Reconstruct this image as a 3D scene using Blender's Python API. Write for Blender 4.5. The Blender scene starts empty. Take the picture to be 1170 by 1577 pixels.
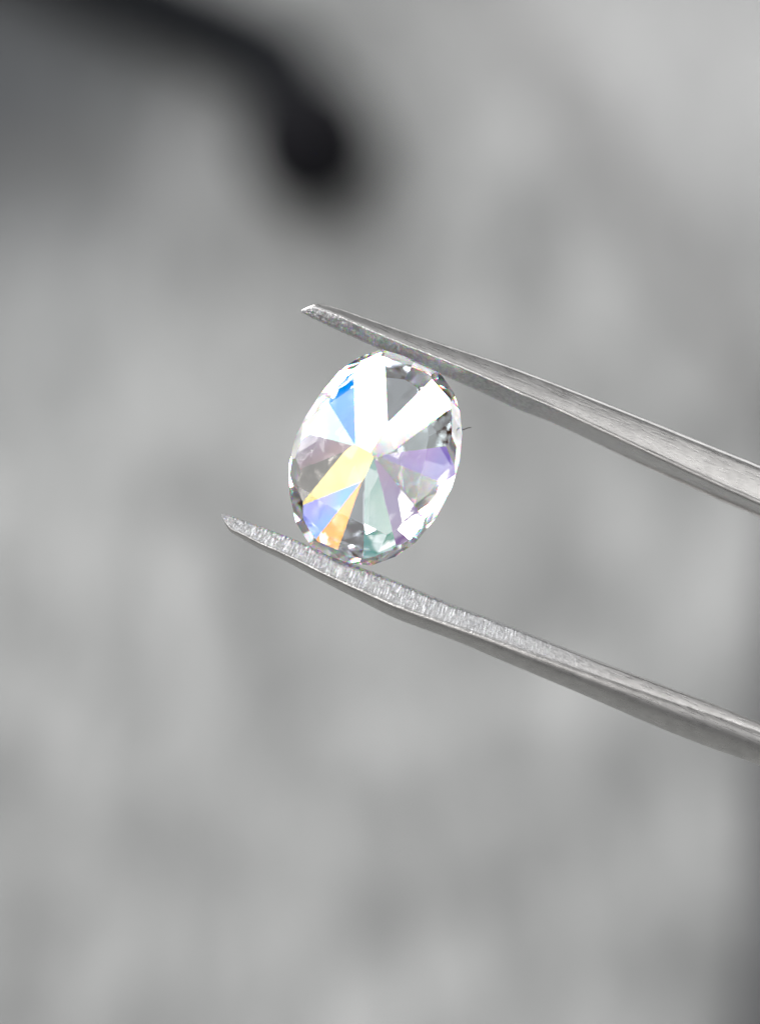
import bpy, bmesh, math, random
import numpy as np
from mathutils import Vector, Matrix, noise

random.seed(7)
S = bpy.context.scene
COL = S.collection

# ------------------------------------------------------------------ camera
EL = math.radians(60)                       # the camera looks down at the table by this angle
DIST = 0.120                                # camera to gemstone
MM = 48.0 / 1577 / 1000                     # metres per photo pixel at the gemstone
AIM = Vector((0, 0, 0.30))
ZW = Vector((0, -math.cos(EL), math.sin(EL)))
XW = Vector((1, 0, 0))
YW = ZW.cross(XW)
ROT = Matrix((XW, YW, ZW)).transposed()
CAMPOS = AIM + ZW * DIST
cam_data = bpy.data.cameras.new('camera')
cam = bpy.data.objects.new('camera', cam_data)
COL.objects.link(cam)
cam.matrix_world = Matrix.Translation(CAMPOS) @ ROT.to_4x4()
cam_data.sensor_fit = 'VERTICAL'
cam_data.sensor_height = 36
cam_data.lens = 36 * DIST * 1000 / 48.0
cam_data.clip_start = 0.005
cam_data.clip_end = 50
cam_data.dof.use_dof = True
cam_data.dof.focus_distance = DIST
cam_data.dof.aperture_fstop = 16
S.camera = cam

# ------------------------------------------------------------------ grey world and added lamps
world = bpy.data.worlds.new('World')
S.world = world
world.use_nodes = True
bg = world.node_tree.nodes['Background']
bg.inputs[0].default_value = (0.20, 0.20, 0.205, 1)
bg.inputs[1].default_value = 1.0
S.view_settings.view_transform = 'Standard'
S.view_settings.look = 'None'
S.view_settings.exposure = 0
S.view_settings.gamma = 1
S.cycles.use_denoising = True
S.cycles.max_bounces = 24
S.cycles.transmission_bounces = 24
S.cycles.glossy_bounces = 12
S.cycles.diffuse_bounces = 3
S.cycles.blur_glossy = 0.0
S.cycles.sample_clamp_indirect = 0
S.cycles.use_adaptive_sampling = False

# facet planes (mm, local axes) of the stone, front side [height, slope x, slope y], back side, girdle
N_MAIN = 26
FRONT = [[1.8261, 0.0489, -0.3127], [2.1199, 0.3613, -0.3049], [2.2104, 0.5024, -0.2186], [2.198, 0.5158, -0.1689], [2.0656, 0.4534, -0.0045], [1.8062, 0.2786, 0.1575], [1.7875, 0.2873, 0.1357], [1.8325, 0.1633, 0.249], [1.7986, 0.034, 0.2944], [1.7471, -0.0663, 0.2959], [1.7255, -0.2776, 0.2426], [1.7203, -0.3981, 0.1454], [1.721, -0.4032, 0.1327], [1.7318, -0.3859, 0.0039], [1.6936, -0.3016, -0.1078], [1.9096, -0.0897, -0.3181], [7.4776, 0.0962, 1.3143], [3.3954, 0.1623, -0.6248], [4.1567, 0.5484, -0.3033], [10.2786, -0.6911, -1.8907], [4.1207, -0.8044, -0.297], [7.0298, -0.6624, -1.1768], [10.0853, -0.8322, -1.775], [9.4943, -1.2418, -1.2704], [2.844, -0.5767, 0.1824], [5.7896, -0.0467, 0.9933], [2.9702, -0.7138, -0.0302], [2.8838, -0.6456, -0.0984], [3.3578, -0.6681, -0.2572], [3.6045, -0.6589, -0.3591], [4.2588, -0.6659, -0.5306], [5.5959, -0.7384, -0.8277], [5.9734, -0.6099, -1.0167], [4.2988, -0.303, -0.7997], [3.8518, -0.1604, -0.7246], [4.3557, 0.0325, -0.8475], [3.5506, 0.1393, -0.6817], [5.2172, 0.3767, -1.0263], [3.9837, 0.4548, -0.7412], [3.8939, 0.613, -0.6828], [3.4553, 0.618, -0.5612], [2.3217, 0.5413, -0.2104], [2.8108, 0.6776, -0.0886], [3.1604, 0.7389, 0.0276], [3.7081, 0.8307, 0.1663], [3.4505, 0.6916, 0.2363], [3.9151, 0.7196, 0.3716], [4.5924, 0.7001, 0.5785], [4.9944, 0.6496, 0.7101], [4.088, 0.3564, 0.6915], [4.1831, 0.2714, 0.7489], [4.4195, 0.1719, 0.8234], [5.0102, 0.0306, 0.9729], [3.9032, -0.1566, 0.7629], [3.2823, -0.2204, 0.6294], [3.4702, -0.3746, 0.6449], [3.7168, -0.5248, 0.6621], [3.2552, -0.595, 0.5101], [2.7561, -0.6057, 0.3428], [2.1672, -0.5311, 0.0778], [2.7782, -0.6851, 0.0114], [3.6817, -0.8765, -0.0987], [5.2833, -1.147, -0.3436], [5.3289, -1.0377, -0.4994], [4.607, -0.7945, -0.5524], [6.5811, -1.0628, -0.8475], [9.2855, -1.2213, -1.4067], [10.3062, -1.0702, -1.7751], [5.7377, -0.4513, -1.0728], [4.9463, -0.3116, -0.9455], [5.3559, -0.1597, -1.0423], [5.8924, 0.0191, -1.1575], [5.8662, 0.2084, -1.1622], [5.1713, 0.3279, -1.0314], [5.8609, 0.5571, -1.1399], [5.2778, 0.6984, -0.9935], [4.2139, 0.669, -0.7454], [3.8454, 0.7359, -0.6273], [3.5325, 0.755, -0.5099], [2.9252, 0.709, -0.2285], [4.2401, 1.0432, -0.1493], [4.4374, 1.0336, 0.1326], [4.5816, 0.969, 0.2987], [4.8214, 0.9363, 0.4183], [4.824, 0.8547, 0.5205], [5.6917, 0.8217, 0.7653], [7.5283, 0.9961, 1.084], [5.8644, 0.5984, 0.9785], [6.4406, 0.4993, 1.152], [5.1713, 0.2444, 0.9773], [6.1645, 0.1959, 1.19], [5.4692, -0.0109, 1.0784], [5.0262, -0.1723, 0.9972], [6.9214, -0.4185, 1.3827], [5.0882, -0.4458, 1.0052], [6.3773, -0.7834, 1.2167], [4.7587, -0.7459, 0.8426], [4.7183, -0.9212, 0.7436], [3.2513, -0.7025, 0.4426], [2.9106, -0.7321, 0.0984]]
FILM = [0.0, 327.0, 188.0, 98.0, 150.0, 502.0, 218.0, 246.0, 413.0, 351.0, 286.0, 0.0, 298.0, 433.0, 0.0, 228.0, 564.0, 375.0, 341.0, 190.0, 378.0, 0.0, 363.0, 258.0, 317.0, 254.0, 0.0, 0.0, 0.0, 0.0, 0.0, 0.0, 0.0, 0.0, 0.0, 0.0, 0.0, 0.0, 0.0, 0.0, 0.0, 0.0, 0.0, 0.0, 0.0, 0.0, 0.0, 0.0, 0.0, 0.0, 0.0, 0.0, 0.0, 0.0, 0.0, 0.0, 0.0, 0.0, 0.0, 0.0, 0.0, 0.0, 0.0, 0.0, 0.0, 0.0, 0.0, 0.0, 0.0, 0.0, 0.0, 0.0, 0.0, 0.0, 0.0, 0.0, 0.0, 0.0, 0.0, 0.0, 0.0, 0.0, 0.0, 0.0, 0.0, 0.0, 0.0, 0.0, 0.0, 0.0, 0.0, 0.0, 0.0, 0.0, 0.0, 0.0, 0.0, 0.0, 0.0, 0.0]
BACK = [[-1.2339, 0.003, 0.0263], [-2.0841, 0.4051, 0.0672], [-2.9766, 0.6605, -0.3867], [-3.4089, 0.353, 0.5463], [-3.5292, 0.068, 0.6882], [-18.5298, 2.348, -3.0801], [-3.2079, -0.3649, 0.6056], [-4.2139, -0.7982, 0.677], [-9.9941, -0.0184, -1.4087], [-6.0303, -1.2681, 0.5211], [-16.1837, -1.9813, -0.0573], [-2.5518, -0.2283, -0.4048], [-8.38, -1.0799, 1.1996], [-24.7978, 3.5229, -3.4892], [-3.6553, 0.4322, -0.6567], [-24.6897, -3.286, -2.7538], [-2.1085, 0.4848, -0.0733]]
GIRDLE = [[0.2676, 0.9635, 0.0, 4.9549], [0.3714, 0.9285, 0.0, 4.9004], [0.4472, 0.8944, 0.0, 4.9035], [0.8192, 0.5735, 0.0, 4.731], [0.9487, 0.3162, 0.0, 4.4157], [0.995, 0.0995, 0.0, 4.1178], [0.9958, -0.0919, 0.0, 3.9123], [0.9615, -0.2747, 0.0, 3.8017], [0.8824, -0.4706, 0.0, 3.8033], [0.7682, -0.6402, 0.0, 3.967], [0.5735, -0.8192, 0.0, 4.3159], [0.3511, -0.9363, 0.0, 4.6528], [-0.0905, -0.9959, 0.0, 5.0433], [-0.3304, -0.9439, 0.0, 5.0816], [-0.5145, -0.8575, 0.0, 5.0819], [-0.8437, -0.5369, 0.0, 4.8021], [-0.9778, -0.2095, 0.0, 4.3143], [-0.9996, -0.0267, 0.0, 4.0879], [-0.9718, 0.236, 0.0, 3.8911], [-0.8944, 0.4472, 0.0, 3.8103], [-0.8437, 0.5369, 0.0, 3.8163], [-0.7682, 0.6402, 0.0, 3.9232], [-0.5735, 0.8192, 0.0, 4.3232], [-0.3032, 0.9529, 0.0, 4.7502]]
DISPERSION = 0.0104
# lamps added for the facet reflections: elevation, azimuth, angular radius, radiance, warmth
LAMPS = [[23.669, -35.264, 18.105, 12.0, 0.003], [67.134, 97.211, 9.883, 2.109, 0.001], [48.954, -83.065, 14.975, 5.04, 0.01], [22.463, -74.341, 15.764, 2.383, 0.025], [65.151, -38.608, 14.76, 2.737, -0.013], [39.141, -152.634, 11.937, 7.807, 0.022], [56.683, 103.379, 4.713, 11.823, 0.022], [16.662, 96.815, 15.155, 3.739, 0.006], [12.051, 27.05, 16.0, 1.996, -0.011], [74.297, -34.914, 9.365, 6.704, -0.027], [25.858, 159.089, 14.199, 1.294, -0.026], [46.869, -134.177, 12.604, 2.311, -0.015], [29.284, 123.426, 4.0, 2.5, 0.0]]


GEM_AT = AIM + ROT @ Vector(((579 - 585) * MM, (788.5 - 705) * MM, 0))
LAMP_DIST = 1.6
for el, az, rad, L, warm in LAMPS:
    e, a = math.radians(el), math.radians(az)
    d = Vector((math.sin(a) * math.cos(e), math.cos(a) * math.cos(e), math.sin(e)))
    ld = bpy.data.lights.new('added_lamp', 'AREA')
    ld.shape = 'DISK'
    ld.size = 2 * LAMP_DIST * math.tan(math.radians(rad))
    area = math.pi * (ld.size / 2) ** 2
    ld.energy = L * area * math.pi
    ld.color = (1 + warm, 1.0, 1 - warm)
    lo = bpy.data.objects.new('added_lamp', ld)
    COL.objects.link(lo)
    lo.location = GEM_AT + d * LAMP_DIST
    lo.rotation_euler = d.to_track_quat('Z', 'Y').to_euler()

# ------------------------------------------------------------------ helpers
def tag(o, label=None, cat=None, kind=None, group=None):
    if label: o['label'] = label
    if cat: o['category'] = cat
    if kind: o['kind'] = kind
    if group: o['group'] = group

def mesh_obj(name, verts, faces, mat, parent=None, smooth=False):
    me = bpy.data.meshes.new(name)
    me.from_pydata([tuple(v) for v in verts], [], faces)
    me.update()
    if mat: me.materials.append(mat)
    if smooth:
        me.polygons.foreach_set('use_smooth', [True] * len(me.polygons))
    o = bpy.data.objects.new(name, me)
    COL.objects.link(o)
    if parent: o.parent = parent
    return o

def empty(name, loc, rot=None):
    o = bpy.data.objects.new(name, None)
    o.empty_display_size = 0.005
    COL.objects.link(o)
    o.matrix_world = Matrix.Translation(loc) @ (rot.to_4x4() if rot else Matrix.Identity(4))
    return o

def local_mm(px, py):
    """photo pixel -> metres in the plane of the gemstone, axes of the camera, origin at AIM"""
    return (px - 585) * MM, (788.5 - py) * MM

def on_table(px, py, h=0.0):
    x, y = local_mm(px, py)
    d = ROT @ Vector((x, y, -DIST))
    t = (h - CAMPOS.z) / d.z
    return CAMPOS + d * t

def new_mat(name):
    m = bpy.data.materials.new(name)
    m.use_nodes = True
    return m, m.node_tree, m.node_tree.nodes['Principled BSDF']

def noise_node(nt, scale, detail=4, rough=0.6, vec=None, dist=0.0):
    n = nt.nodes.new('ShaderNodeTexNoise')
    n.inputs['Scale'].default_value = scale
    n.inputs['Detail'].default_value = detail
    n.inputs['Roughness'].default_value = rough
    n.inputs['Distortion'].default_value = dist
    if vec: nt.links.new(vec, n.inputs['Vector'])
    return n

def ramp(nt, fac, stops):
    r = nt.nodes.new('ShaderNodeValToRGB')
    el = r.color_ramp.elements
    while len(el) < len(stops): el.new(0.5)
    for e, (p, c) in zip(el, stops):
        e.position = p
        e.color = (*c, 1) if len(c) == 3 else c
    nt.links.new(fac, r.inputs[0])
    return r

# ------------------------------------------------------------------ table surface
def table_material():
    m, nt, b = new_mat('mottled_grey_hide')
    tc = nt.nodes.new('ShaderNodeTexCoord')
    mp = nt.nodes.new('ShaderNodeMapping')
    mp.inputs['Rotation'].default_value = (0, 0, math.radians(-35))
    mp.inputs['Scale'].default_value = (1.15, 0.42, 1.0)
    nt.links.new(tc.outputs['Object'], mp.inputs['Vector'])
    n1 = noise_node(nt, 105, 6, 0.6, mp.outputs[0], 0.7)
    n2 = noise_node(nt, 20, 4, 0.6, tc.outputs['Object'], 0.6)
    n3 = noise_node(nt, 900, 3, 0.6, tc.outputs['Object'])
    mix = nt.nodes.new('ShaderNodeMix'); mix.data_type = 'FLOAT'
    mix.inputs[0].default_value = 0.4
    nt.links.new(n1.outputs['Fac'], mix.inputs[2]); nt.links.new(n2.outputs['Fac'], mix.inputs[3])
    r = ramp(nt, mix.outputs[0], [(0.37, TABLE_DARK), (0.5, TABLE_MID), (0.61, TABLE_LIGHT)])
    # soft shade and paler light painted into the hide colour as patches
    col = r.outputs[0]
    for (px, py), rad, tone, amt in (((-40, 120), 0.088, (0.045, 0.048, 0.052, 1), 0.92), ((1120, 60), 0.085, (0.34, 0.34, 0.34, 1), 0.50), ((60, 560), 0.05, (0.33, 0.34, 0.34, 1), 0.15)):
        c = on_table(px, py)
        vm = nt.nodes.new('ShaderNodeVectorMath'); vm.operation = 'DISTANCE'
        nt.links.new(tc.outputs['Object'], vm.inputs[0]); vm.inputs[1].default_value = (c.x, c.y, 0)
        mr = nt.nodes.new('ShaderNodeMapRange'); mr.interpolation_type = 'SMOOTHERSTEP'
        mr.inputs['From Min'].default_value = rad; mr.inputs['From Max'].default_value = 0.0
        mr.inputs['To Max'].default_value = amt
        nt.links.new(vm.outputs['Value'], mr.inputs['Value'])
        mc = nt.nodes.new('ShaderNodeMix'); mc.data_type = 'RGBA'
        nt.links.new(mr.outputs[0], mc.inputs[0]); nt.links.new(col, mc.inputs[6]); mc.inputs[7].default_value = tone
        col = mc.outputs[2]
    # shade of the shallow creases, painted as faint dark bands
    at = nt.nodes.new('ShaderNodeAttribute'); at.attribute_name = 'crease_shade'
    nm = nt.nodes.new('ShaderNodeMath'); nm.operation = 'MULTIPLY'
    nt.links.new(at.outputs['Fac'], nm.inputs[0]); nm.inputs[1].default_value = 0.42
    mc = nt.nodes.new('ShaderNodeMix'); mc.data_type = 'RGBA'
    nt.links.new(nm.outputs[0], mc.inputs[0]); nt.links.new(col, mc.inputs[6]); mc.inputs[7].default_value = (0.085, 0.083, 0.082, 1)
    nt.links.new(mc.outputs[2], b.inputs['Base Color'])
    b.inputs['Roughness'].default_value = 0.75
    b.inputs['Specular IOR Level'].default_value = 0.2
    bp = nt.nodes.new('ShaderNodeBump'); bp.inputs['Strength'].default_value = 0.4; bp.inputs['Distance'].default_value = 0.0006
    nt.links.new(n3.outputs['Fac'], bp.inputs['Height']); nt.links.new(bp.outputs[0], b.inputs['Normal'])
    return m
TABLE_DARK = (0.120, 0.122, 0.121); TABLE_MID = (0.208, 0.211, 0.208); TABLE_LIGHT = (0.312, 0.314, 0.311)
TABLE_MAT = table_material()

def seg_dist(p, a, b):
    ab = b - a
    t = max(0, min(1, (p - a).dot(ab) / ab.length_squared))
    return (p - (a + ab * t)).length

def build_table():
    # one sheet: fine in the middle (with its long shallow creases), coarse to the edges
    xs = sorted(set([-2.0, -1.2, -0.6, -0.3] + [round(-0.16 + 0.002 * i, 4) for i in range(161)] + [0.3, 0.6, 1.2, 2.0]))
    ys = sorted(set([-2.0, -1.2, -0.6, -0.3] + [round(-0.04 + 0.002 * i, 4) for i in range(181)] + [0.5, 0.8, 1.4, 2.0]))
    creases = []
    for pts, w, dep in CREASES:
        creases.append(([on_table(*p).to_2d() for p in pts], w, dep))
    V = []; F = []; SHADE = []
    for y in ys:
        for x in xs:
            z = 0.0; shade = 0.0
            if abs(x) < 0.2 and -0.1 < y < 0.4:
                p = Vector((x, y))
                z += 0.0010 * noise.noise(Vector((x * 22, y * 22, 1.3))) + 0.0005 * noise.noise(Vector((x * 70 + y * 30, y * 40, 4)))
                for pts, w, dep in creases:
                    d = min(seg_dist(p, pts[i], pts[i + 1]) for i in range(len(pts) - 1))
                    z -= dep * math.exp(-(d / w) ** 2); shade = max(shade, math.exp(-(d / (w * 1.1)) ** 2))
            V.append((x, y, z)); SHADE.append(shade)
    nx = len(xs)
    for j in range(len(ys) - 1):
        for i in range(nx - 1):
            a = j * nx + i
            F.append((a, a + 1, a + nx + 1, a + nx))
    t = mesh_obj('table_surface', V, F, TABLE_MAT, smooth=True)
    at = t.data.attributes.new('crease_shade', 'FLOAT', 'POINT'); at.data.foreach_set('value', SHADE)
    t['kind'] = 'structure'
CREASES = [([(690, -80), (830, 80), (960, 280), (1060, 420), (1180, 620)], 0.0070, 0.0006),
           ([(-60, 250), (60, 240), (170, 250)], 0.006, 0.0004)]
build_table()

# ------------------------------------------------------------------ blurred things on the table
def tube(pts, radii, seg=20, cap=True):
    """closed tube through world points, with a radius at each"""
    V = []; F = []
    n = len(pts)
    for i, (p, r) in enumerate(zip(pts, radii)):
        t = (pts[min(i + 1, n - 1)] - pts[max(i - 1, 0)]).normalized()
        u = t.cross(Vector((0, 0, 1))).normalized(); w = u.cross(t)
        for k in range(seg):
            a = 2 * math.pi * k / seg
            V.append(p + (u * math.cos(a) + w * math.sin(a)) * r)
    for i in range(n - 1):
        for k in range(seg):
            a = i * seg + k; b = i * seg + (k + 1) % seg
            F.append((a, b, b + seg, a + seg))
    F.append(tuple(range(seg))[::-1]); F.append(tuple((n - 1) * seg + k for k in range(seg)))
    return V, F

def smooth_path(pts, n=8):
    out = []
    P = [pts[0]] + pts + [pts[-1]]
    for i in range(1, len(P) - 2):
        for k in range(n):
            t = k / n
            a, b, c, d = P[i - 1], P[i], P[i + 1], P[i + 2]
            out.append(0.5 * ((2 * b) + (c - a) * t + (2 * a - 5 * b + 4 * c - d) * t * t + (3 * b - a - 3 * c + d) * t ** 3))
    out.append(pts[-1])
    return out

def build_rod():
    m, nt, b = new_mat('dull_black_metal')
    n = noise_node(nt, 400, 3)
    r = ramp(nt, n.outputs['Fac'], [(0.3, (0.004, 0.0047, 0.006)), (0.7, (0.008, 0.009, 0.011))])
    nt.links.new(r.outputs[0], b.inputs['Base Color']); b.inputs['Roughness'].default_value = 0.8; b.inputs['Specular IOR Level'].default_value = 0.08
    m2, nt2, b2 = new_mat('black_rubber')
    n = noise_node(nt2, 600, 2)
    r = ramp(nt2, n.outputs['Fac'], [(0.3, (0.004, 0.004, 0.005)), (0.7, (0.009, 0.009, 0.011))])
    nt2.links.new(r.outputs[0], b2.inputs['Base Color']); b2.inputs['Roughness'].default_value = 0.8
    b2.inputs['Specular IOR Level'].default_value = 0.06
    h = 0.0087
    ctrl = [(-330, -250), (-120, -160), (80, -68), (220, -6), (310, 34), (375, 64), (420, 92), (442, 130), (450, 168), (460, 205)]
    wp = [on_table(x, y, h) for x, y in ctrl]
    root = empty('bent_rod', on_table(392, 70, 0))
    tag(root, 'blurred black bent rod with a rounded end on the grey surface behind the tweezers', 'rod')
    inv = root.matrix_world.inverted()
    P = smooth_path([inv @ p for p in wp])
    R = []
    for i in range(len(P)):
        t = i / (len(P) - 1)
        R.append(0.0084 - 0.0018 * max(0, (t - 0.75) / 0.25))
    V, F = tube(P, R)
    mesh_obj('rod', V, F, m, root, True)
    c = inv @ on_table(478, 220, 0.0132)
    d = (P[-1] - P[-4]).normalized()
    pts = []; rr = []
    for i in range(17):
        a = math.pi * i / 16
        pts.append(c - d * math.cos(a) * 0.0130); rr.append(max(0.0130 * math.sin(a) ** 0.8, 0.0003))
    V, F = tube(pts, rr, 24)
    mesh_obj('end_cap', V, F, m2, root, True)
    # collar where the cap grips the rod
    pts = [P[-1] - d * 0.0016, P[-1] - d * 0.0013, P[-1] + d * 0.0013, P[-1] + d * 0.0016]
    V, F = tube(pts, [0.0062, 0.0068, 0.0068, 0.0062], 20)
    mesh_obj('collar', V, F, m2, root, True)
build_rod()

def build_shade_block():
    # unseen block added beyond the frame corner to shade the table
    m = bpy.data.materials['dull_black_metal']
    root = bpy.data.objects['bent_rod']
    c = root.matrix_world.inverted() @ on_table(-420, -330, 0)
    V = []; F = []
    prof = [(0.0, 0.001), (0.030, 0.001), (0.034, 0.004), (0.034, 0.014), (0.026, 0.020), (0.018, 0.026), (0.016, 0.10), (0.0, 0.104)]
    n = 32
    for r, z in prof:
        for k in range(n):
            a = 2 * math.pi * k / n
            V.append((c.x + max(r, 1e-5) * math.cos(a), c.y + max(r, 1e-5) * math.sin(a), z))
    for i in range(len(prof) - 1):
        for k in range(n):
            a = i * n + k; b = i * n + (k + 1) % n
            F.append((a, b, b + n, a + n))
    mesh_obj('shade_block', V, F, m, root, False)
build_shade_block()

def build_strip():  # raised dark strip along the lower right border
    m, nt, b = new_mat('charcoal_grained')
    n = noise_node(nt, 1500, 4)
    r = ramp(nt, n.outputs['Fac'], [(0.35, (0.025, 0.025, 0.028)), (0.7, (0.045, 0.045, 0.049))])
    nt.links.new(r.outputs[0], b.inputs['Base Color']); b.inputs['Roughness'].default_value = 0.6
    bp = nt.nodes.new('ShaderNodeBump'); bp.inputs['Strength'].default_value = 0.3; bp.inputs['Distance'].default_value = 0.0003
    nt.links.new(n.outputs['Fac'], bp.inputs['Height']); nt.links.new(bp.outputs[0], b.inputs['Normal'])
    a = on_table(1194, 760); c = on_table(1138, 1640)
    root = empty('dark_strip', (a + c) / 2)
    tag(root, 'blurred charcoal edge of a flat case at the lower right border, below the tweezers', 'case')
    inv = root.matrix_world.inverted()
    d = (a - c).normalized(); s = Vector((d.y, -d.x, 0))
    def slab(z0, z1, inset):
        bm = bmesh.new()
        q = [c - d * 0.01 + s * inset, a + d * 0.02 + s * inset, a + d * 0.02 + s * 0.09, c - d * 0.01 + s * 0.09]
        lo = [bm.verts.new(inv @ Vector((p.x, p.y, z0))) for p in q]
        hi = [bm.verts.new(inv @ Vector((p.x, p.y, z1))) for p in q]
        bm.faces.new(lo[::-1]); bm.faces.new(hi)
        for i in range(4): bm.faces.new((lo[i], lo[(i + 1) % 4], hi[(i + 1) % 4], hi[i]))
        bmesh.ops.recalc_face_normals(bm, faces=bm.faces)
        bmesh.ops.bevel(bm, geom=list(bm.edges), offset=0.0012, segments=3, affect='EDGES')
        return bm
    for nm, z0, z1, ins in (('strip_lower', 0.0005, 0.006, 0.0), ('strip_upper', 0.0062, 0.011, 0.0006)):
        bm = slab(z0, z1, ins)
        me = bpy.data.meshes.new(nm); bm.to_mesh(me); bm.free(); me.materials.append(m)
        o = bpy.data.objects.new(nm, me); COL.objects.link(o); o.parent = root
build_strip()

# ------------------------------------------------------------------ tweezers
def steel_material():
    """brushed steel; the painted-on attribute 'filed' (0..1) marks where the bar is filed rough"""
    m, nt, b = new_mat('brushed_steel')
    tc = nt.nodes.new('ShaderNodeTexCoord')
    at = nt.nodes.new('ShaderNodeAttribute'); at.attribute_name = 'filed'
    mp = nt.nodes.new('ShaderNodeMapping')
    mp.inputs['Rotation'].default_value = (0, 0, math.radians(24))
    nt.links.new(tc.outputs['Object'], mp.inputs['Vector'])
    mp2 = nt.nodes.new('ShaderNodeMapping'); mp2.inputs['Scale'].default_value = (0.10, 1, 1)
    nt.links.new(mp.outputs[0], mp2.inputs['Vector'])
    n1 = noise_node(nt, 12000, 4, 0.65, mp2.outputs[0])
    n2 = noise_node(nt, 1400, 4, 0.6, tc.outputs['Object'])
    mp3 = nt.nodes.new('ShaderNodeMapping'); mp3.inputs['Scale'].default_value = (1.0, 0.8, 1)
    nt.links.new(mp.outputs[0], mp3.inputs['Vector'])
    n3 = noise_node(nt, 5200, 5, 0.7, mp3.outputs[0])
    def mix(a, c, col=False):
        x = nt.nodes.new('ShaderNodeMix'); x.data_type = 'RGBA' if col else 'FLOAT'
        nt.links.new(at.outputs['Fac'], x.inputs[0])
        i, j, o = (6, 7, 2) if col else (2, 3, 0)
        for k, v in ((i, a), (j, c)):
            if hasattr(v, 'links'): nt.links.new(v, x.inputs[k])
            else: x.inputs[k].default_value = v
        return x.outputs[o]
    c1 = ramp(nt, n2.outputs['Fac'], [(0.3, STEEL_A), (0.7, STEEL_B)])
    c2 = ramp(nt, n3.outputs['Fac'], [(0.3, GRIP_A), (0.7, GRIP_B)])
    nt.links.new(mix(c1.outputs[0], c2.outputs[0], True), b.inputs['Base Color'])
    b.inputs['Metallic'].default_value = 1
    rr = ramp(nt, n1.outputs['Fac'], [(0.3, (0.25,) * 3), (0.7, (0.34,) * 3)])
    nt.links.new(mix(rr.outputs[0], 0.40), b.inputs['Roughness'])
    b1 = nt.nodes.new('ShaderNodeBump'); b1.inputs['Distance'].default_value = 0.00002
    b1.inputs['Strength'].default_value = 0.5
    nt.links.new(n1.outputs['Fac'], b1.inputs['Height'])
    b3 = nt.nodes.new('ShaderNodeBump'); b3.inputs['Distance'].default_value = 0.00003
    nt.links.new(mix(0.06, 0.8), b3.inputs['Strength'])
    nt.links.new(n3.outputs['Fac'], b3.inputs['Height']); nt.links.new(b1.outputs[0], b3.inputs['Normal'])
    nt.links.new(b3.outputs[0], b.inputs['Normal'])
    return m
STEEL_A = (0.45, 0.441, 0.431); STEEL_B = (0.55, 0.54, 0.527)
GRIP_A = (0.30, 0.30, 0.305); GRIP_B = (0.60, 0.60, 0.605)
STEEL = steel_material()

UP_TOP = [(463, 478), (478, 470), (492, 467), (522, 474), (556, 486), (620, 508), (683, 529), (746, 549), (800, 568), (863, 592), (980, 638), (1113, 692), (1170, 715), (1300, 770), (1500, 862)]
UP_BOT = [(464, 479), (480, 487), (492, 492), (522, 506), (556, 521), (620, 549), (683, 574), (746, 602), (800, 627), (863, 652), (980, 707), (1113, 767), (1170, 791), (1300, 852), (1500, 948)]
LO_TOP = [(341, 791), (352, 794), (377, 803), (427, 822), (460, 835), (510, 857), (570, 881), (620, 901), (700, 934), (780, 964), (901, 1012), (1021, 1057), (1102, 1087), (1170, 1115), (1300, 1166), (1500, 1245)]
LO_BOT = [(342, 797), (352, 817), (368, 828), (404, 848), (443, 867), (500, 898), (558, 928), (612, 955), (700, 988), (780, 1022), (901, 1073), (1021, 1125), (1102, 1157), (1170, 1181), (1300, 1232), (1500, 1312)]

def resample(pts, n):
    P = smooth_path([Vector(p) for p in pts], 10)
    d = [0]
    for a, b in zip(P, P[1:]): d.append(d[-1] + (b - a).length)
    out = []; j = 0
    for i in range(n):
        t = d[-1] * (i / (n - 1)) ** 1.0
        while j < len(d) - 2 and d[j + 1] < t: j += 1
        f = (t - d[j]) / max(d[j + 1] - d[j], 1e-9)
        out.append(P[j].lerp(P[j + 1], f))
    return out

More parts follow.
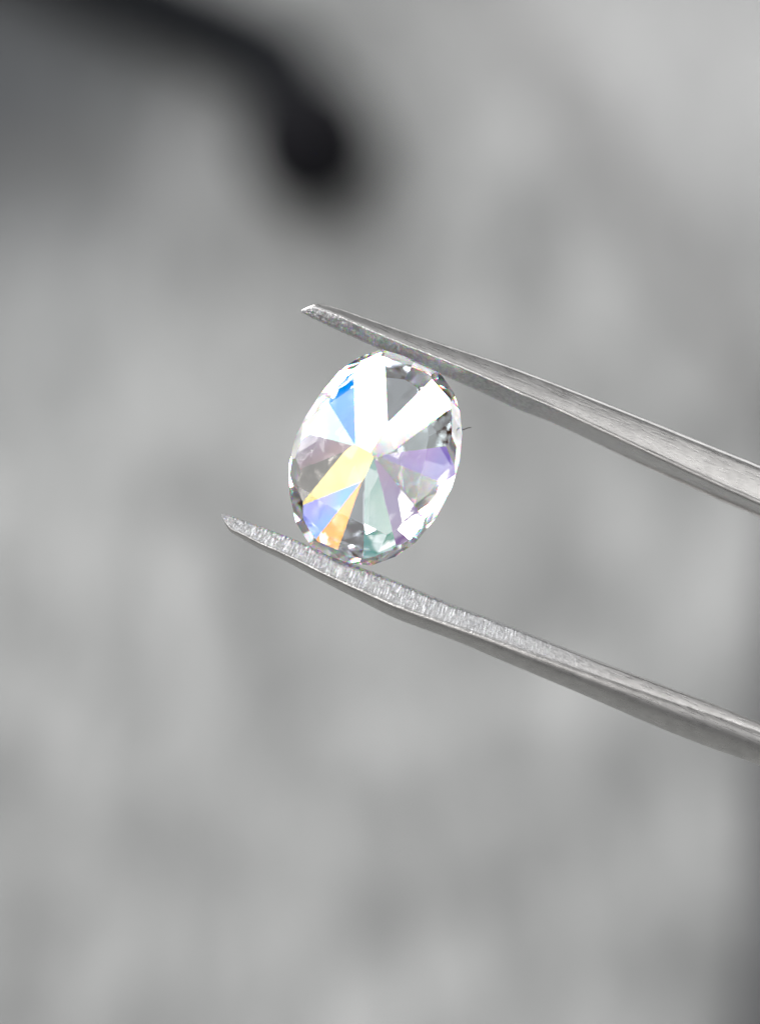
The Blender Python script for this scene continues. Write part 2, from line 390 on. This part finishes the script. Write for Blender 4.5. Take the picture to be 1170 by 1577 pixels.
def build_prong(root, outer, inner, crest, seed, roll, cham, ex):
    """outer / inner outlines in photo pixels; crest(t) = share of the width taken by the rounded outer side"""
    N = 1100
    O = resample(outer, N); I = resample(inner, N)
    K = 26
    V = []; W = []
    for i in range(N):
        t = i / (N - 1)
        o = Vector(local_mm(*O[i])); n = Vector(local_mm(*I[i]))
        w = (n - o).length
        e = n - o
        px = (O[i].x + I[i].x) / 2
        c = crest(px)
        rd = min(w * 0.75, 0.0017)                   # how far the outer side rounds away from the camera
        depth = min(0.0026, 0.0009 + w * 1.3)
        ch = cham(px) * w                           # how far the filed inner side falls back
        prof = []
        prof.append((0.06, -depth))
        prof.append((0.0, -depth * 0.8))
        for k in range(12):                            # outer edge rolls over quickly, then a gently crowned flank
            f = k / 11
            u = c * f ** 1.6
            v = u / c
            prof.append((u, -rd * roll * (1 - v) ** ex - 0.10 * rd * (1 - min(1, v / 0.12)) ** 2))
        for k in range(1, 9):                          # filed inner side
            f = k / 8
            prof.append((c + (1 - c) * f, -ch * f ** 1.25))
        prof.append((1.0, -depth * 0.85)); prof.append((0.94, -depth))
        ring = []
        for k, (u, z) in enumerate(prof):
            p = o + e * u
            q = Vector((p.x, p.y, z))
            if 14 <= k < 23:
                g = GRIPROUGH(px)
                f = (k - 13) / 9
                nz = 0.7 * noise.noise(Vector((px * 0.10, k * 0.55, seed))) + 0.7 * noise.noise(Vector((px * 0.5, k * 0.7, seed + 5))) + 0.08 * math.sin(px * 0.95 + k * 0.25 + 3 * noise.noise(Vector((px * 0.05, k * 0.2, seed)))) * (0.5 + noise.noise(Vector((px * 0.03, seed, k * 0.3))))
                q.z += g * 0.00005 * nz
                if k >= 20:
                    q += Vector((e.x, e.y, 0)).normalized() * g * 0.00005 * (noise.noise(Vector((px * 0.33, seed, 2))) + 0.5 * noise.noise(Vector((px * 0.8, seed, 7))))
            ring.append(q)
        V.append(ring)
    M = len(V[0])
    def part(name, k0, k1, mat, parent, close=False):
        vs = []; fs = []
        for r in V: vs += r[k0:k1 + 1]
        m = k1 - k0 + 1
        for i in range(N - 1):
            for k in range(m - 1):
                a = i * m + k
                fs.append((a, a + 1, a + m + 1, a + m))
            if close:
                a = i * m + m - 1; b = i * m
                fs.append((a, b, b + m, a + m))
        if close:
            fs.append(tuple(range(m))[::-1]); fs.append(tuple((N - 1) * m + k for k in range(m)))
        me_o = mesh_obj(name, vs, fs, mat, parent, True)
        bm = bmesh.new(); bm.from_mesh(me_o.data); bmesh.ops.recalc_face_normals(bm, faces=bm.faces); bm.to_mesh(me_o.data); bm.free()
        return me_o
    body = part('prong', 0, M - 1, STEEL, root, True)
    at = body.data.attributes.new('filed', 'FLOAT', 'POINT')
    vals = []
    for i in range(N):
        px = (O[i].x + I[i].x) / 2
        f = max(0, min(1, (GRIP_END + 90 - px) / 260)); f = f * f * (3 - 2 * f)
        for k in range(M):
            g = 0 if k < 13 or k > 23 else (0.5 if k == 13 else 1)
            vals.append(f * g)
    at.data.foreach_set('value', vals)
    return body

def lerp_tab(tab):
    def f(x):
        if x <= tab[0][0]: return tab[0][1]
        for (a, b), (c, d) in zip(tab, tab[1:]):
            if x <= c: return b + (d - b) * (x - a) / (c - a)
        return tab[-1][1]
    return f
GRIP_END = 900
CH_UP = lerp_tab([(463, 0.30), (640, 0.5), (900, 1.1), (1170, 1.4)])
CH_LO = lerp_tab([(340, 0.24), (700, 0.19), (900, 0.14), (1170, 0.08)])
GRIPROUGH = lerp_tab([(340, 1.0), (650, 1.0), (850, 0.35), (960, 0.06), (1170, 0.03)])
tw = empty('tweezers', AIM, ROT)
tag(tw, 'brushed steel fine-tipped tweezers reaching in from the right, gripping the oval gemstone', 'tweezers')
up = build_prong(tw, UP_TOP, UP_BOT, lerp_tab([(463, 0.25), (560, 0.45), (700, 0.58), (900, 0.72), (1170, 0.83)]), 11.0, 0.30, CH_UP, 1.35)
lo = build_prong(tw, LO_BOT, LO_TOP, lerp_tab([(341, 0.2), (377, 0.30), (510, 0.34), (700, 0.45), (900, 0.62), (1170, 0.80)]), 29.0, 0.8, CH_LO, 2.2)
up['label'] = 'upper prong, bright rounded top side, pressing on the top of the stone'
lo['label'] = 'lower prong with a rough filed upper edge carrying the stone'

def build_handle():
    # beyond the frame the two prongs bend together and are welded
    def bar(p0, p1, p2, w0):
        P = smooth_path([Vector((*local_mm(*p), -0.0013)) for p in (p0, p1, p2)], 14)
        V = []; F = []
        n = len(P)
        for i, p in enumerate(P):
            t = (P[min(i + 1, n - 1)] - P[max(i - 1, 0)]).normalized(); u = Vector((-t.y, t.x, 0))
            w = w0 * (1 - 0.55 * i / (n - 1)); dz = 0.0012 + 0.003 * i / (n - 1)
            for a, b in ((-1, -1), (1, -1), (1, 1), (-1, 1)):
                V.append(p + u * a * w / 2 + Vector((0, 0, b * dz)))
        for i in range(n - 1):
            for k in range(4):
                a = i * 4 + k; b = i * 4 + (k + 1) % 4
                F.append((a, b, b + 4, a + 4))
        F.append((3, 2, 1, 0)); F.append(tuple((n - 1) * 4 + k for k in range(4)))
        return mesh_obj('arm', V, F, STEEL, tw)
    bar((1490, 900), (2400, 1440), (3700, 2010), 0.0026)
    bar((1490, 1275), (2500, 1690), (3700, 2075), 0.0024)
    c = Vector((*local_mm(3760, 2065), -0.0013))
    t = Vector((1, -0.42, 0)).normalized(); u = Vector((-t.y, t.x, 0))
    V = [c + t * a * 0.006 + u * b * 0.0022 + Vector((0, 0, z * 0.0044)) for a in (-1, 1) for b in (-1, 1) for z in (-1, 1)]
    mesh_obj('welded_end', V, [(0, 1, 3, 2), (4, 6, 7, 5), (0, 4, 5, 1), (2, 3, 7, 6), (0, 2, 6, 4), (1, 5, 7, 3)], STEEL, tw)
build_handle()

# ------------------------------------------------------------------ gemstone
def gem_glass(name, film, dn):
    """diamond; a surface crossed from outside splits the light by colour, a filmed facet
    carries a transparent film whose thickness (nm) gives its interference colour"""
    m = bpy.data.materials.new(name); m.use_nodes = True
    nt = m.node_tree; nt.nodes.clear()
    out = nt.nodes.new('ShaderNodeOutputMaterial')
    inner = nt.nodes.new('ShaderNodeBsdfGlass'); inner.inputs['Roughness'].default_value = 0; inner.inputs['IOR'].default_value = 2.42
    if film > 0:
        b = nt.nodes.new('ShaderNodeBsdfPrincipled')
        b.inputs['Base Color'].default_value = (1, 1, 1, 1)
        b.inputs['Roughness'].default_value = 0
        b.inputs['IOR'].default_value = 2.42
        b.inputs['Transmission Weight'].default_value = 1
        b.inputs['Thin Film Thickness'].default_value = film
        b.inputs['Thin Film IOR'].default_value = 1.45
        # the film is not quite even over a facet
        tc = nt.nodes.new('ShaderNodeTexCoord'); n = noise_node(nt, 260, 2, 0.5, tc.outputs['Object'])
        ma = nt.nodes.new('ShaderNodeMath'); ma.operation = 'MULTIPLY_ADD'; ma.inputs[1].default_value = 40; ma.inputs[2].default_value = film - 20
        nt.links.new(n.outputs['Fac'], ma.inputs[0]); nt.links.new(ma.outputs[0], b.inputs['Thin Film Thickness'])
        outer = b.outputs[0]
    else:
        g = []
        for c, ior in (((1, 0, 0, 1), 2.42 - dn), ((0, 1, 0, 1), 2.42), ((0, 0, 1, 1), 2.42 + dn)):
            q = nt.nodes.new('ShaderNodeBsdfGlass'); q.inputs['Color'].default_value = c; q.inputs['Roughness'].default_value = 0; q.inputs['IOR'].default_value = ior
            g.append(q.outputs[0])
        a1 = nt.nodes.new('ShaderNodeAddShader'); a2 = nt.nodes.new('ShaderNodeAddShader')
        nt.links.new(g[0], a1.inputs[0]); nt.links.new(g[1], a1.inputs[1]); nt.links.new(a1.outputs[0], a2.inputs[0]); nt.links.new(g[2], a2.inputs[1])
        outer = a2.outputs[0]
    geo = nt.nodes.new('ShaderNodeNewGeometry'); mx = nt.nodes.new('ShaderNodeMixShader')
    nt.links.new(geo.outputs['Backfacing'], mx.inputs[0]); nt.links.new(outer, mx.inputs[1]); nt.links.new(inner.outputs[0], mx.inputs[2])
    nt.links.new(mx.outputs[0], out.inputs['Surface'])
    return m

def convex_faces(planes):
    """planes (nx,ny,nz,d), n.p <= d  ->  one polygon per plane"""
    out = []
    for i, (nx, ny, nz, d) in enumerate(planes):
        n = np.array([nx, ny, nz], float); L = np.linalg.norm(n); n /= L; d = d / L
        a = np.array([1, 0, 0.]) if abs(n[0]) < 0.8 else np.array([0, 1, 0.])
        u = np.cross(n, a); u /= np.linalg.norm(u); v = np.cross(n, u)
        c = n * d
        poly = [c + (u * x + v * y) * 30 for x, y in ((-1, -1), (1, -1), (1, 1), (-1, 1))]
        for j, (mx, my, mz, e) in enumerate(planes):
            if i == j: continue
            m = np.array([mx, my, mz], float); q = np.linalg.norm(m); m = m / q; e = e / q
            new = []
            for k in range(len(poly)):
                p, r = poly[k], poly[(k + 1) % len(poly)]
                sp, sr = m @ p - e, m @ r - e
                if sp <= 1e-10: new.append(p)
                if (sp < -1e-10) != (sr < -1e-10) and abs(sp - sr) > 1e-15:
                    new.append(p + (r - p) * (sp / (sp - sr)))
            poly = new
            if len(poly) < 3: break
        if len(poly) >= 3: out.append((i, poly, n))
    return out

def build_gem():
    root = empty('gemstone', GEM_AT, ROT)
    tag(root, 'clear oval faceted gemstone flashing white, blue and yellow, held between the tweezer tips', 'gemstone')
    planes = []; kinds = []
    for z0, gx, gy in FRONT: planes.append((-gx, -gy, 1, z0)); kinds.append('pavilion_facet')
    for z0, gx, gy in BACK: planes.append((gx, gy, -1, -z0)); kinds.append('crown_facet')
    kinds[len(FRONT)] = 'table_facet'
    for g in GIRDLE: planes.append(tuple(g)); kinds.append('girdle_facet')
    clear = gem_glass('clear_diamond', 0, min(DISPERSION, 0.07))
    rim = gem_glass('clear_diamond_rim', 0, 0.012)
    pool = []
    def weld(p):
        for q in pool:
            if abs(q[0] - p[0]) < 2e-4 and abs(q[1] - p[1]) < 2e-4 and abs(q[2] - p[2]) < 2e-4: return q
        pool.append(p); return p
    for i, poly, n in convex_faces(planes):
        P = []
        for p in poly:
            q = weld(tuple(p))
            if q not in P: P.append(q)
        if len(P) < 3: continue
        P = [Vector(p) * 0.001 for p in P]
        nn = (P[1] - P[0]).cross(P[2] - P[0])
        tot = Vector((0, 0, 0))
        for k in range(len(P)): tot += P[k].cross(P[(k + 1) % len(P)])
        if tot.dot(Vector(n)) < 0: P.reverse()
        if tot.length < 1e-12: continue
        mat = clear if i < N_MAIN else rim
        if i < len(FRONT) and FILM[i] > 0: mat = gem_glass('fire_film_diamond', FILM[i], 0)  # added film puts the fire colours into this facet's reflections
        mesh_obj(kinds[i], P, [tuple(range(len(P)))], mat, root)
build_gem()

# ------------------------------------------------------------------ a hair caught on the stone
def build_fibre():
    m, nt, b = new_mat('dark_fibre')
    n = noise_node(nt, 3000, 2)
    r = ramp(nt, n.outputs['Fac'], [(0.3, (0.02, 0.018, 0.016)), (0.7, (0.05, 0.045, 0.04))])
    nt.links.new(r.outputs[0], b.inputs['Base Color']); b.inputs['Roughness'].default_value = 0.6
    z = 0.0003
    pts = [Vector((*local_mm(x, y), z)) for x, y in ((710.5, 662.5), (714, 661.5), (719, 659.5), (725, 658.5))]
    root_p = pts[0].copy()
    P = smooth_path([p - root_p for p in pts], 5)
    V, F = tube(P, [0.000022] * (len(P) - 2) + [0.000016, 0.000008], 8)
    o = mesh_obj('fibre', V, F, m, None, True)
    o.matrix_world = Matrix.Translation(AIM + ROT @ root_p) @ ROT.to_4x4()
    tag(o, 'tiny dark fibre sticking out from the right edge of the gemstone', 'fibre')
build_fibre()
